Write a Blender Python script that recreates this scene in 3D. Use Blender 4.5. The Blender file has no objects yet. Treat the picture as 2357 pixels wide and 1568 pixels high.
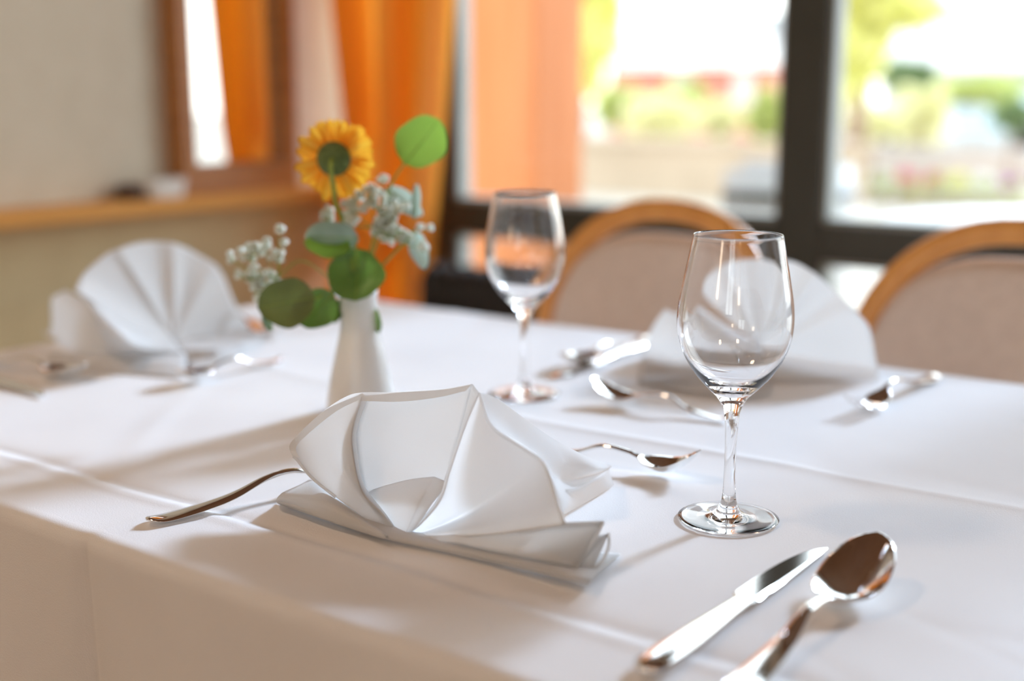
import bpy, bmesh, math, random
import numpy as np
from mathutils import Vector, Matrix, noise
random.seed(7)
RNG = np.random.default_rng(7)
SC = bpy.context.scene
COL = SC.collection

# ------------------------------------------------------------------ camera
F, CX, CY, HY = 2850., 1178.5, 784., 217.
HC, TZ = 1.055, 0.75                      # eye height, table height
PITCH, YAW = math.atan((CY - HY) / F), math.radians(36.1)
FWD = Vector((-math.sin(YAW) * math.cos(PITCH), math.cos(YAW) * math.cos(PITCH), -math.sin(PITCH)))
RGT = Vector((math.cos(YAW), math.sin(YAW), 0))
UPV = RGT.cross(FWD)
EYE = Vector((0, 0, HC))
cam = bpy.data.cameras.new('camera')
cam_ob = bpy.data.objects.new('camera', cam); COL.objects.link(cam_ob)
cam_ob.location = EYE
cam_ob.rotation_euler = (math.pi / 2 - PITCH, 0, YAW)
cam.sensor_width = 36; cam.lens = F * 36 / 2357
cam.clip_start = .05; cam.clip_end = 300
cam.dof.use_dof = True
cam.dof.focus_distance = .905
cam.dof.aperture_fstop = 2.1
SC.camera = cam_ob

# ------------------------------------------------------------------ world, sun, fill lamps, exposure
W = bpy.data.worlds.new('sky'); SC.world = W; W.use_nodes = True
nt = W.node_tree; nt.nodes.clear()
wo = nt.nodes.new('ShaderNodeOutputWorld'); bg = nt.nodes.new('ShaderNodeBackground')
tc = nt.nodes.new('ShaderNodeTexCoord'); sp = nt.nodes.new('ShaderNodeSeparateXYZ'); rp = nt.nodes.new('ShaderNodeValToRGB')
nt.links.new(tc.outputs['Generated'], sp.inputs[0]); nt.links.new(sp.outputs['Z'], rp.inputs[0])
rp.color_ramp.elements[0].position = .0; rp.color_ramp.elements[0].color = (1, .99, .97, 1)
rp.color_ramp.elements[1].position = .7; rp.color_ramp.elements[1].color = (.74, .86, 1, 1)
nt.links.new(rp.outputs[0], bg.inputs[0]); bg.inputs[1].default_value = 3.2
nt.links.new(bg.outputs[0], wo.inputs[0])

sun = bpy.data.lights.new('sun', 'SUN'); sun.energy = 2.9; sun.angle = math.radians(9); sun.color = (.76, .93, 1.22)
sun_ob = bpy.data.objects.new('sun', sun); COL.objects.link(sun_ob)
sun_ob.rotation_euler = Vector((-.14, -.87, -.47)).to_track_quat('-Z', 'Y').to_euler()   # veiled sun in front of the windows

WALL_FILL_W, WALL_FILL_C = 7.5, (1, .78, .58)  # fill lamps added on the back wall (built below)
FILL_W, FILL_C = 28, (1, .72, .50)           # warm fill lamps added on the ceiling (built below)
SC.view_settings.view_transform = 'Standard'; SC.view_settings.look = 'None'
SC.view_settings.gamma = 1; SC.view_settings.use_curve_mapping = False
SC.view_settings.exposure = 0.40
cy = SC.cycles
cy.use_denoising = True; cy.max_bounces = 14; cy.diffuse_bounces = 5; cy.glossy_bounces = 6
cy.transmission_bounces = 12; cy.transparent_max_bounces = 16; cy.sample_clamp_indirect = 200
cy.caustics_reflective = True; cy.caustics_refractive = True; cy.blur_glossy = .3

# ------------------------------------------------------------------ surveying: photograph pixel -> point on a real plane
def ray(x, y): return FWD + RGT * ((x - CX) / F) - UPV * ((y - CY) / F)
def on_plane(x, y, p, n):
    d = ray(x, y); return EYE + d * ((Vector(p) - EYE).dot(Vector(n)) / d.dot(Vector(n)))
def atz(x, y, z=TZ): return on_plane(x, y, (0, 0, z), (0, 0, 1))
def aty(x, y, Y): return on_plane(x, y, (0, Y, 0), (0, 1, 0))
def atx(x, y, X): return on_plane(x, y, (X, 0, 0), (1, 0, 0))

# ------------------------------------------------------------------ helpers
def mat(name, color, rough=.5, metal=0., **k):
    m = bpy.data.materials.new(name); m.use_nodes = True
    b = m.node_tree.nodes['Principled BSDF']
    b.inputs['Base Color'].default_value = (*color, 1); b.inputs['Roughness'].default_value = rough
    b.inputs['Metallic'].default_value = metal
    for kk, v in k.items(): b.inputs[kk.replace('_', ' ')].default_value = v
    return m
def bsdf(m): return m.node_tree.nodes['Principled BSDF']
def noise_color(m, c1, c2, scale=20, stretch=(1, 1, 1), detail=4, lo=.35, hi=.65, bump=0., coord='Object', bscale=None):
    t = m.node_tree; N = t.nodes; L = t.links
    co = N.new('ShaderNodeTexCoord'); mp = N.new('ShaderNodeMapping'); mp.inputs['Scale'].default_value = stretch
    n = N.new('ShaderNodeTexNoise'); n.inputs['Scale'].default_value = scale; n.inputs['Detail'].default_value = detail
    r = N.new('ShaderNodeValToRGB')
    r.color_ramp.elements[0].position = lo; r.color_ramp.elements[0].color = (*c1, 1)
    r.color_ramp.elements[1].position = hi; r.color_ramp.elements[1].color = (*c2, 1)
    L.new(co.outputs[coord], mp.inputs[0]); L.new(mp.outputs[0], n.inputs['Vector'])
    L.new(n.outputs['Fac'], r.inputs[0]); L.new(r.outputs[0], bsdf(m).inputs['Base Color'])
    if bump:
        bp = N.new('ShaderNodeBump'); bp.inputs['Strength'].default_value = bump; bp.inputs['Distance'].default_value = .002
        src = n
        if bscale:
            src = N.new('ShaderNodeTexNoise'); src.inputs['Scale'].default_value = bscale
            L.new(co.outputs[coord], src.inputs['Vector'])
        L.new(src.outputs['Fac'], bp.inputs['Height']); L.new(bp.outputs[0], bsdf(m).inputs['Normal'])
    return m
def translucent(m, fac, color=None):
    """mix a translucent lobe into the principled shader (cloth, petals, leaves)"""
    t = m.node_tree; N = t.nodes; L = t.links
    out = next(n for n in N if n.type == 'OUTPUT_MATERIAL')
    tr = N.new('ShaderNodeBsdfTranslucent'); mx = N.new('ShaderNodeMixShader'); mx.inputs[0].default_value = fac
    bc = bsdf(m).inputs['Base Color']
    if color: tr.inputs[0].default_value = (*color, 1)
    elif bc.links: L.new(bc.links[0].from_socket, tr.inputs[0])
    else: tr.inputs[0].default_value = bc.default_value
    L.new(bsdf(m).outputs[0], mx.inputs[1]); L.new(tr.outputs[0], mx.inputs[2]); L.new(mx.outputs[0], out.inputs[0])
    return m

def link(name, me, m, parent=None, loc=None, smooth=True, kind=None):
    o = bpy.data.objects.new(name, me); COL.objects.link(o)
    if m is not None and not me.materials: me.materials.append(m)
    if parent: o.parent = parent
    if loc is not None: o.location = loc
    if smooth and len(me.polygons): me.polygons.foreach_set('use_smooth', [True] * len(me.polygons))
    if kind: o['kind'] = kind
    return o
def mesh(name, vs, fs, org=(0, 0, 0)):
    me = bpy.data.meshes.new(name); o = Vector(org)
    me.from_pydata([tuple(Vector(v) - o) for v in vs], [], fs); me.update(); return me
def thing(name, label, cat, loc=(0, 0, 0), rz=0, group=None):
    o = bpy.data.objects.new(name, None); COL.objects.link(o); o.empty_display_size = .05
    o.location = loc; o.rotation_euler = (0, 0, rz); tag(o, label, cat, group); return o
def tag(o, label, cat, group=None):
    o['label'] = label; o['category'] = cat
    if group: o['group'] = group
    return o
def struct(o, label=None, cat=None):
    o['kind'] = 'structure'
    if label: o['label'] = label
    if cat: o['category'] = cat
    return o
def copy_tree(o, parent=None):
    c = o.copy(); COL.objects.link(c)
    if parent: c.parent = parent
    for ch in list(o.children): copy_tree(ch, c)
    return c

class MB:
    """collects verts and faces for one mesh"""
    def __init__(s): s.v, s.f = [], []
    def add(s, vs, fs):
        b = len(s.v); s.v += [Vector(v) for v in vs]; s.f += [tuple(i + b for i in f) for f in fs]
    def box(s, a, b):
        x0, y0, z0 = a; x1, y1, z1 = b
        s.add([(x0, y0, z0), (x1, y0, z0), (x1, y1, z0), (x0, y1, z0), (x0, y0, z1), (x1, y0, z1), (x1, y1, z1), (x0, y1, z1)],
              [(3, 2, 1, 0), (4, 5, 6, 7), (0, 1, 5, 4), (1, 2, 6, 5), (2, 3, 7, 6), (3, 0, 4, 7)])
    def grid(s, P, flip=False):
        n, m = len(P), len(P[0]); fs = []
        for i in range(n - 1):
            for j in range(m - 1):
                q = (i * m + j, i * m + j + 1, (i + 1) * m + j + 1, (i + 1) * m + j)
                fs.append(q[::-1] if flip else q)
        s.add([p for r in P for p in r], fs)
    def rings(s, R, cap0=True, cap1=True, closed=True):
        n, m = len(R), len(R[0]); fs = []
        for i in range(n - 1):
            for j in range(m if closed else m - 1):
                k = (j + 1) % m
                fs.append((i * m + j, i * m + k, (i + 1) * m + k, (i + 1) * m + j))
        if cap0: fs.append(tuple(range(m))[::-1])
        if cap1: fs.append(tuple((n - 1) * m + j for j in range(m)))
        s.add([p for r in R for p in r], fs)
    def tube(s, pts, rad, k=8):
        pts = [Vector(p) for p in pts]; R = []
        rr = rad if isinstance(rad, (list, tuple)) else [rad] * len(pts)
        ref = None
        for i, p in enumerate(pts):
            t = (pts[min(i + 1, len(pts) - 1)] - pts[max(i - 1, 0)]).normalized()
            if ref is None: ref = t.orthogonal().normalized()
            ref = (ref - t * ref.dot(t)).normalized(); b = t.cross(ref)
            R.append([p + (ref * math.cos(a) + b * math.sin(a)) * rr[i] for a in [2 * math.pi * j / k for j in range(k)]])
        s.rings(R)
    def lathe(s, prof, k=32, c=(0, 0, 0)):
        R = [[Vector(c) + Vector((r * math.cos(2 * math.pi * j / k), r * math.sin(2 * math.pi * j / k), z)) for j in range(k)] for r, z in prof]
        s.rings(R, False, False)
    def mk(s, name, m, parent=None, loc=None, smooth=True, org=(0, 0, 0), kind=None, bevel=0, subsurf=0, solid=0, weld=False):
        me = mesh(name, s.v, s.f, org)
        if weld or bevel:
            bm = bmesh.new(); bm.from_mesh(me); bmesh.ops.remove_doubles(bm, verts=bm.verts, dist=1e-5)
            bmesh.ops.recalc_face_normals(bm, faces=bm.faces); bm.to_mesh(me); bm.free()
        o = link(name, me, m, parent, loc, smooth, kind)
        if solid: q = o.modifiers.new('solid', 'SOLIDIFY'); q.thickness = solid; q.offset = 0
        if bevel: q = o.modifiers.new('bevel', 'BEVEL'); q.width = bevel; q.segments = 2
        if subsurf: q = o.modifiers.new('sub', 'SUBSURF'); q.levels = subsurf; q.render_levels = subsurf
        return o
def cr(P, n):
    """Catmull-Rom through P, n samples evenly in chord length"""
    P = [Vector(p) for p in P]
    if len(P) == 2: return [P[0].lerp(P[1], i / (n - 1)) for i in range(n)]
    d = [0]
    for a, b in zip(P, P[1:]): d.append(d[-1] + max((b - a).length, 1e-6))
    Q = [P[0] * 2 - P[1]] + P + [P[-1] * 2 - P[-2]]; out = []
    for i in range(n):
        t = d[-1] * i / (n - 1); k = 0
        while k < len(P) - 2 and t > d[k + 1]: k += 1
        u = (t - d[k]) / (d[k + 1] - d[k]); a, b, c, e = Q[k:k + 4]
        out.append(.5 * ((2 * b) + (c - a) * u + (2 * a - 5 * b + 4 * c - e) * u * u + (3 * b - a - 3 * c + e) * u ** 3))
    return out
def sheet(curves, sharp=(), n=22, per=7):
    """surface through a row of curves; the curves whose index is in `sharp` become crisp folds"""
    C = [cr(c, n) for c in curves]; groups = []; s = 0
    for i in range(1, len(C)):
        if i in sharp or i == len(C) - 1: groups.append((s, i)); s = i
    rows = []
    for a, b in groups:
        m = (b - a) * per + 1
        cols = [cr([C[i][j] for i in range(a, b + 1)], m) for j in range(n)]
        R = [[cols[j][i] for j in range(n)] for i in range(m)]
        rows.append(R)
    return rows
def add_sheet(mb, curves, sharp=(), n=22, per=7):
    for R in sheet(curves, sharp, n, per): mb.grid(R)

# ------------------------------------------------------------------ materials
M = {}
M['linen'] = noise_color(mat('white_linen', (.84, .84, .85), .85), (.83, .83, .845), (.86, .86, .87), 6, bump=.12, bscale=900)
bsdf(M['linen']).inputs['Specular IOR Level'].default_value = .15
M['napkin'] = translucent(noise_color(mat('white_napkin_cotton', (.86, .86, .87), .85), (.855, .855, .86), (.875, .875, .88), 9, bump=.10, bscale=1200), .54, (.89, .885, .875))
bsdf(M['napkin']).inputs['Specular IOR Level'].default_value = .15
M['napkin_single'] = translucent(noise_color(mat('single_napkin_cotton', (.86, .86, .87), .85), (.855, .855, .86), (.875, .875, .88), 9, bump=.10, bscale=1200), .64, (.93, .925, .915))
M['hem'] = translucent(noise_color(mat('napkin_hem_cotton', (.85, .85, .85), .85), (.84, .84, .84), (.86, .86, .86), 20), .46, (.9, .89, .87))
M['steel'] = noise_color(mat('polished_steel', (.86, .85, .83), .07, 1.), (.83, .82, .80), (.88, .87, .86), 60)
g = mat('clear_glass', (1, 1, 1), 0.0); bsdf(g).inputs['Transmission Weight'].default_value = 1; bsdf(g).inputs['IOR'].default_value = 1.5
M['glass'] = g
M['porcelain'] = noise_color(mat('white_porcelain', (.80, .79, .76), .16), (.79, .78, .75), (.81, .80, .77), 12)
M['wall'] = noise_color(mat('beige_plaster', (.72, .67, .56), .9), (.70, .65, .54), (.74, .69, .58), 14, bump=.15)
M['wood'] = noise_color(mat('orange_brown_wood', (.42, .17, .045), .4), (.36, .135, .032), (.47, .20, .055), 7, (1, 1, 14), bump=.05)
M['ledge'] = noise_color(mat('ledge_wood', (.74, .36, .09), .75), (.70, .33, .08), (.78, .40, .105), 6, (1, .06, 1))
M['chairwood'] = noise_color(mat('beech_chair_wood', (.72, .31, .065), .33), (.67, .275, .055), (.77, .345, .08), 9, (3, 3, .4))
M['uph'] = noise_color(mat('mauve_beige_upholstery', (.72, .59, .49), .85), (.70, .57, .475), (.745, .61, .51), 60, bump=.3, bscale=700)
M['curtain'] = translucent(noise_color(mat('orange_curtain_cloth', (.82, .38, .08), .8), (.79, .36, .07), (.84, .40, .09), 5, (1, 1, .1)), .55, (1, .56, .09))
M['frame'] = noise_color(mat('dark_window_paint', (.045, .049, .043), .45), (.042, .046, .040), (.049, .053, .047), 8)
M['iron'] = noise_color(mat('black_radiator_enamel', (.02, .02, .021), .25), (.018, .018, .019), (.024, .024, .026), 10)
M['floor'] = noise_color(mat('parquet', (.30, .15, .06), .35), (.25, .12, .045), (.34, .18, .075), 3, (1, 9, 1))
M['ceil'] = noise_color(mat('dark_wood_ceiling', (.20, .10, .05), .5), (.17, .08, .038), (.23, .115, .06), 3, (9, 1, 1))
M['orange_wall'] = noise_color(mat('orange_render', (.56, .195, .07), .9), (.52, .175, .06), (.60, .22, .085), 4, (4, 4, .3), bump=.2)
M['white'] = noise_color(mat('white_paint', (.8, .8, .78), .6), (.78, .78, .76), (.82, .82, .80), 5)
M['mirror'] = mat('mirror_silver', (.92, .92, .9), .01, 1.)
# thin window pane: clear pane with a fresnel reflection
pm = bpy.data.materials.new('window_pane_glass'); pm.use_nodes = True; M['pane'] = pm
N, L = pm.node_tree.nodes, pm.node_tree.links; N.clear()
o_ = N.new('ShaderNodeOutputMaterial'); t_ = N.new('ShaderNodeBsdfTransparent'); t_.inputs[0].default_value = (.95, .97, .96, 1)
g_ = N.new('ShaderNodeBsdfGlossy'); g_.inputs['Roughness'].default_value = .01; f_ = N.new('ShaderNodeFresnel'); f_.inputs[0].default_value = 1.45
gm_ = N.new('ShaderNodeNewGeometry'); mr_ = N.new('ShaderNodeMapRange'); mr_.inputs['To Min'].default_value = 1.45; mr_.inputs['To Max'].default_value = 1 / 1.45
L.new(gm_.outputs['Backfacing'], mr_.inputs['Value']); L.new(mr_.outputs[0], f_.inputs[0])     # same reflectance from both sides
x_ = N.new('ShaderNodeMixShader'); L.new(f_.outputs[0], x_.inputs[0]); L.new(t_.outputs[0], x_.inputs[1]); L.new(g_.outputs[0], x_.inputs[2]); L.new(x_.outputs[0], o_.inputs[0])

# ------------------------------------------------------------------ the room
XL, XR, YB, YW, ZC = -2.30, 3.2, -3.2, 2.42, 2.55      # left wall, right wall, back wall, window wall, ceiling
def slab(name, a, b, m, label=None):
    mb = MB(); mb.box(a, b); return struct(mb.mk(name, m, smooth=False))
slab('floor', (XL - .2, YB - .2, -.1), (XR + .2, YW + .12, 0), M['floor'])
slab('ceiling', (XL - .2, YB - .2, ZC), (XR + .2, YW + .55, ZC + .25), M['ceil'])
slab('wall_left', (XL - .2, YB - .2, 0), (XL, YW + .12, ZC), M['wall'])
slab('wall_right', (XR, YB, 0), (XR + .2, YW, ZC), M['wall'])
# back wall with a small window opening
mb = MB()
mb.box((XL, YB - .2, 0), (.0, YB, ZC)); mb.box((1.1, YB - .2, 0), (XR, YB, ZC)); mb.box((.0, YB - .2, 0), (1.1, YB, 1.0)); mb.box((.0, YB - .2, 2.2), (1.1, YB, ZC))
struct(mb.mk('wall_back', M['wall'], smooth=False))
# window wall: glazed from the left corner to x = .95, solid further right
WX1 = .95
mb = MB(); mb.box((WX1, YW, 0), (XR, YW + .12, ZC)); mb.box((XL, YW, 2.36), (WX1, YW + .12, ZC))
struct(mb.mk('wall_front', M['wall'], smooth=False))

def window(name, xs, z0, zb, z1, y, posts, pw=.09):
    w = bpy.data.objects.new(name, None); COL.objects.link(w); struct(w); w.location = (0, y, 0)
    d = .035
    for a, b in posts:
        mb = MB(); mb.box((a, -d, z0), (b, d, z1)); mb.mk('post', M['frame'], w, smooth=False, bevel=.004)
    for i in range(len(posts) - 1):
        a, b = posts[i][1], posts[i + 1][0]
        rails = [(z0, z0 + .07), (zb - .079, zb), (z1 - .07, z1)] if zb else [(z0, z0 + .07), (z1 - .07, z1)]
        for r0, r1 in rails:
            mb = MB(); mb.box((a, -d, r0), (b, d, r1)); mb.mk('crossbar', M['frame'], w, smooth=False, bevel=.004)
        for (r, r2) in zip(rails, rails[1:]):
            mb = MB(); mb.box((a, -.004, r[1]), (b, .004, r2[0])); mb.mk('pane', M['pane'], w, smooth=False)
            # grey rubber gasket round the pane
            mb = MB(); gq = .010
            mb.box((a, -.02, r[1]), (a + gq, .03, r2[0])); mb.box((b - gq, -.02, r[1]), (b, .03, r2[0]))
            mb.box((a + gq, -.02, r[1]), (b - gq, .03, r[1] + gq)); mb.box((a + gq, -.02, r2[0] - gq), (b - gq, .03, r2[0]))
            mb.mk('gasket', M['gasket'], w, smooth=False)
    return w
M['gasket'] = noise_color(mat('grey_gasket', (.36, .38, .36), .5), (.33, .35, .33), (.39, .41, .39), 10)
window('window_1', None, 0.0, .794, 2.36, YW + .04,
       [(XL, XL + .015), (-2.025, -1.951), (-1.084, -.986), (-.05, .03), (WX1 - .07, WX1)])
window('window_2', None, 1.0, None, 2.2, YB - .1, [(.0, .06), (.50, .55), (1.04, 1.1)])

# ------------------------------------------------------------------ left wall: ledge, mirror, small things
lz = .83
mb = MB(); mb.box((XL, YB, lz - .032), (-2.205, YW - .001, lz)); struct(mb.mk('trim_1', M['ledge'], smooth=False, bevel=.004))

M['tan'] = noise_color(mat('tan_lower_wall', (.68, .58, .36), .85), (.66, .56, .345), (.70, .60, .375), 14)
mb = MB(); mb.box((XL, YB, .08), (XL + .006, YW - .001, lz - .033)); struct(mb.mk('trim_2', M['tan'], smooth=False))
mir = thing('wall_mirror', 'tall wall mirror in a deep brown wooden frame standing on the ledge', 'mirror', (XL, 2.045, lz))
def mbox(name, a, b, m): mb = MB(); mb.box(a, b); return mb.mk(name, m, mir, smooth=False, bevel=.003)
# local x = off the wall, y along the wall, z up
y0, y1, t = -.215, .140, .055
mbox('frame_stile', (.0, y0, 0), (.055, y0 + .042, 1.05), M['wood']); mbox('frame_stile', (.0, y1 - t + .02, 0), (.055, y1, 1.05), M['wood'])
mbox('frame_rail', (.0, y0 + .042, 0), (.055, y1 - t + .02, .065), M['wood']); mbox('frame_rail', (.0, y0 + .042, .97), (.055, y1 - t + .02, 1.05), M['wood'])
mbox('mirror_glass', (.012, y0 + .043, .066), (.02, y1 - t + .019, .969), M['mirror'])

# small things on the ledge
p = atx(372, 432, -2.245)
bw = thing('sugar_dish', 'small white square dish standing on the wooden ledge', 'dish', (-2.245, p.y, lz))
mb = MB()
def sq(r, z, k=24, n=4.): 
    return [Vector((r * math.copysign(abs(math.cos(a)) ** (2 / n), math.cos(a)), r * 1.55 * math.copysign(abs(math.sin(a)) ** (2 / n), math.sin(a)), z)) for a in [2 * math.pi * j / k for j in range(k)]]
mb.rings([sq(.028, 0), sq(.030, .004), sq(.034, .042), sq(.031, .042), sq(.028, .008)], True, True); mb.mk('dish', M['white'], bw)
p = atx(300, 440, -2.262)
dk = mat('dark_brown_clay', (.09, .05, .035), .5); noise_color(dk, (.08, .045, .03), (.11, .06, .045), 20)
pot = thing('small_dark_pot', 'little dark brown pot beside the white dish on the ledge', 'pot', (-2.262, p.y, lz))
mb = MB(); mb.lathe([(0, 0), (.024, 0), (.031, .008), (.032, .022), (.026, .031), (.022, .031), (.024, .022), (.0, .008)], 24); mb.mk('pot', dk, pot)

# ------------------------------------------------------------------ curtain
cur = thing('orange_curtain', 'orange curtain in deep folds hanging at the left end of the window', 'curtain', (-2.06, 2.30, 0))
def curtain_mesh(top=2.42, bot=.06):
    nu, nz = 170, 60; P = []
    for i in range(nz):
        z = bot + (top - bot) * i / (nz - 1)
        # the borders follow the gathered shape
        if z > .97: l = -2.245 + .047 * min(1, max(0, (1.28 - z) / .30)) - .0 * max(0, z - 1.28)
        else: l = -2.198 - .07 * min(1, (.97 - z) / .13)
        r = -1.868 - .092 * min(1, max(-.4, (1.27 - z) / .72))
        row = []
        for j in range(nu):
            u = j / (nu - 1)
            x = l + (r - l) * u + .012 * math.sin(u * 15 + 1.3 + z * .3)
            y = 2.305 + (.034 + .008 * math.sin(3.1 * u + 1)) * math.sin(2 * math.pi * (3.1 * u + .08 * math.sin(4 * u + z)) + .9) + .008 * math.sin(19 * u + 1.4 * z)
            row.append(Vector((x, y, z)))
        P.append(row)
    return P
CP = curtain_mesh()
for nm, j0, j1, dy in (('darkening_layer', 0, 52, .045), ('darkening_layer', 92, 160, .045)):      # extra cloth layers added behind the front to darken both sides
    mb = MB(); mb.grid([[p + Vector((.004 * math.sin(j * .5), dy + .012 * math.sin(j * .22), 0)) for j, p in enumerate(r[j0:j1])] for r in CP]); mb.mk(nm, M['curtain'], cur, org=(-2.06, 2.30, 0))
mb = MB(); mb.grid(CP); mb.mk('cloth_panel', M['curtain'], cur, org=(-2.06, 2.30, 0))

# ------------------------------------------------------------------ radiator below the window
rad = thing('radiator', 'black ribbed radiator standing under the window beside the orange curtain', 'radiator', (-1.60, 2.28, 0))
for i in range(13):
    x = -.285 + i * .047
    mb = MB(); R = []
    for z, hy, hx in ((.09, .03, .012), (.11, .05, .019), (.15, .056, .021), (.58, .056, .021), (.625, .052, .0205), (.648, .038, .017), (.658, .018, .01)):
        R.append([Vector((x + hx * math.copysign(abs(math.cos(a)) ** .6, math.cos(a)), hy * math.copysign(abs(math.sin(a)) ** .6, math.sin(a)), z)) for a in [2 * math.pi * j / 16 for j in range(16)]])
    mb.rings(R); mb.mk('radiator_rib', M['iron'], rad)
for x in (-.26, .25):
    mb = MB(); mb.tube([(x, 0, 0), (x, 0, .1)], .014, 10); mb.mk('foot', M['iron'], rad)

# ------------------------------------------------------------------ chairs on the window side
def chair(name, label, X, Y):
    t = thing(name, label, 'chair', (X, Y, 0), 0, 'bentwood chairs on the window side')
    # local: +y towards the window, seat towards -y
    hw, zs, zt = .205, .66, .885
    path = [Vector((-hw + .01, .0, .02)), Vector((-hw + .003, .0, .30)), Vector((-hw, 0, .52))]
    path += [Vector((-hw * math.copysign(abs(math.cos(a)) ** .92, math.cos(a)), 0, zs + (zt - zs) * abs(math.sin(a)) ** .92)) for a in [math.pi * i / 28 for i in range(29)]]
    path += [Vector((hw, 0, .52)), Vector((hw - .003, 0, .30)), Vector((hw - .01, 0, .02))]
    lean = lambda z: .06 * max(0, z - .45) / .45
    for q in path: q.y = lean(q.z) + .03 * max(0, (.40 - q.z) / .4)
    R = []
    for i, p in enumerate(path):
        tg = (path[min(i + 1, len(path) - 1)] - path[max(i - 1, 0)]).normalized(); yv = Vector((0, 1, 0)); nv = tg.cross(yv).normalized()
        R.append([p + nv * (0.0175 * math.copysign(abs(math.cos(a)) ** .6, math.cos(a))) + yv * (.014 * math.copysign(abs(math.sin(a)) ** .6, math.sin(a))) for a in [2 * math.pi * j / 12 for j in range(12)]])
    mb = MB(); mb.rings(R); mb.mk('back_frame', M['chairwood'], t)
    # padded back panel, arched top
    mb = MB(); rows = []
    outline = [(-.193, .50)] + [(-.193 * math.copysign(abs(math.cos(a)) ** .78, math.cos(a)), 0.655 + .197 * abs(math.sin(a)) ** .80) for a in [math.pi * i / 24 for i in range(25)]] + [(.193, .50)]
    cx_, cz_ = 0, .64
    for off, sc in ((-.020, .0), (-.020, .5), (-.019, .9), (-.015, .955), (-.010, .965), (-.0085, .985), (.0, 1.), (.010, .985), (.016, .93), (.018, .5), (.018, .0)):
        rows.append([Vector((cx_ + (x - cx_) * sc, off + lean(cz_ + (z - cz_) * sc), cz_ + (z - cz_) * sc)) for x, z in outline])
    mb.rings(rows, False, False); mb.mk('back_panel', M['uph'], t, weld=True)
    mb = MB(); mb.rings([[Vector((x * s, -.21 + y * s, z)) for x, y in [(.22 * math.copysign(abs(math.cos(a)) ** .5, math.cos(a)), .20 * math.copysign(abs(math.sin(a)) ** .5, math.sin(a))) for a in [2 * math.pi * j / 28 for j in range(28)]]] for z, s in ((.435, .95), (.44, 1), (.47, 1), (.485, .93), (.492, .6))])
    mb.mk('seat', M['uph'], t)
    mb = MB(); mb.rings([[Vector((x * s, -.21 + y * s, z)) for x, y in [(.21 * math.copysign(abs(math.cos(a)) ** .5, math.cos(a)), .205 * math.copysign(abs(math.sin(a)) ** .5, math.sin(a))) for a in [2 * math.pi * j / 28 for j in range(28)]]] for z, s in ((.385, .96), (.39, 1), (.432, 1))])
    mb.mk('seat_frame', M['chairwood'], t)
    for sx in (-1, 1):
        mb = MB(); mb.tube([(sx * .17, -.36, .39), (sx * .178, -.375, .2), (sx * .185, -.385, .0)], [.018, .016, .013], 10); mb.mk('leg', M['chairwood'], t)
    return t
chair('dining_chair', 'arched bentwood chair with mauve-beige padded back behind the far wine glass', -.905, 1.58)
chair('dining_chair', 'arched bentwood chair with mauve-beige padded back at the right edge, nearest the right pane', -.395, 1.58)

# ------------------------------------------------------------------ table and cloth
TX0, TX1, TY0, TY1 = -1.365, .28, .500, 1.365
tab = thing('dining_table', 'long dining table hidden under the white cloth', 'table', (-.54, .93, 0))
mb = MB(); mb.box((TX0 + .012, TY0 + .012, TZ - .035), (TX1 - .012, TY1 - .012, TZ - .005)); mb.mk('tabletop', M['wood'], tab, smooth=False, org=(-.54, .93, 0))
for x in (TX0 + .08, TX1 - .08):
    for y in (TY0 + .08, TY1 - .08):
        mb = MB(); mb.box((x - .03, y - .03, 0), (x + .03, y + .03, TZ - .036)); mb.mk('leg', M['wood'], tab, smooth=False, org=(-.54, .93, 0))

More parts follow.
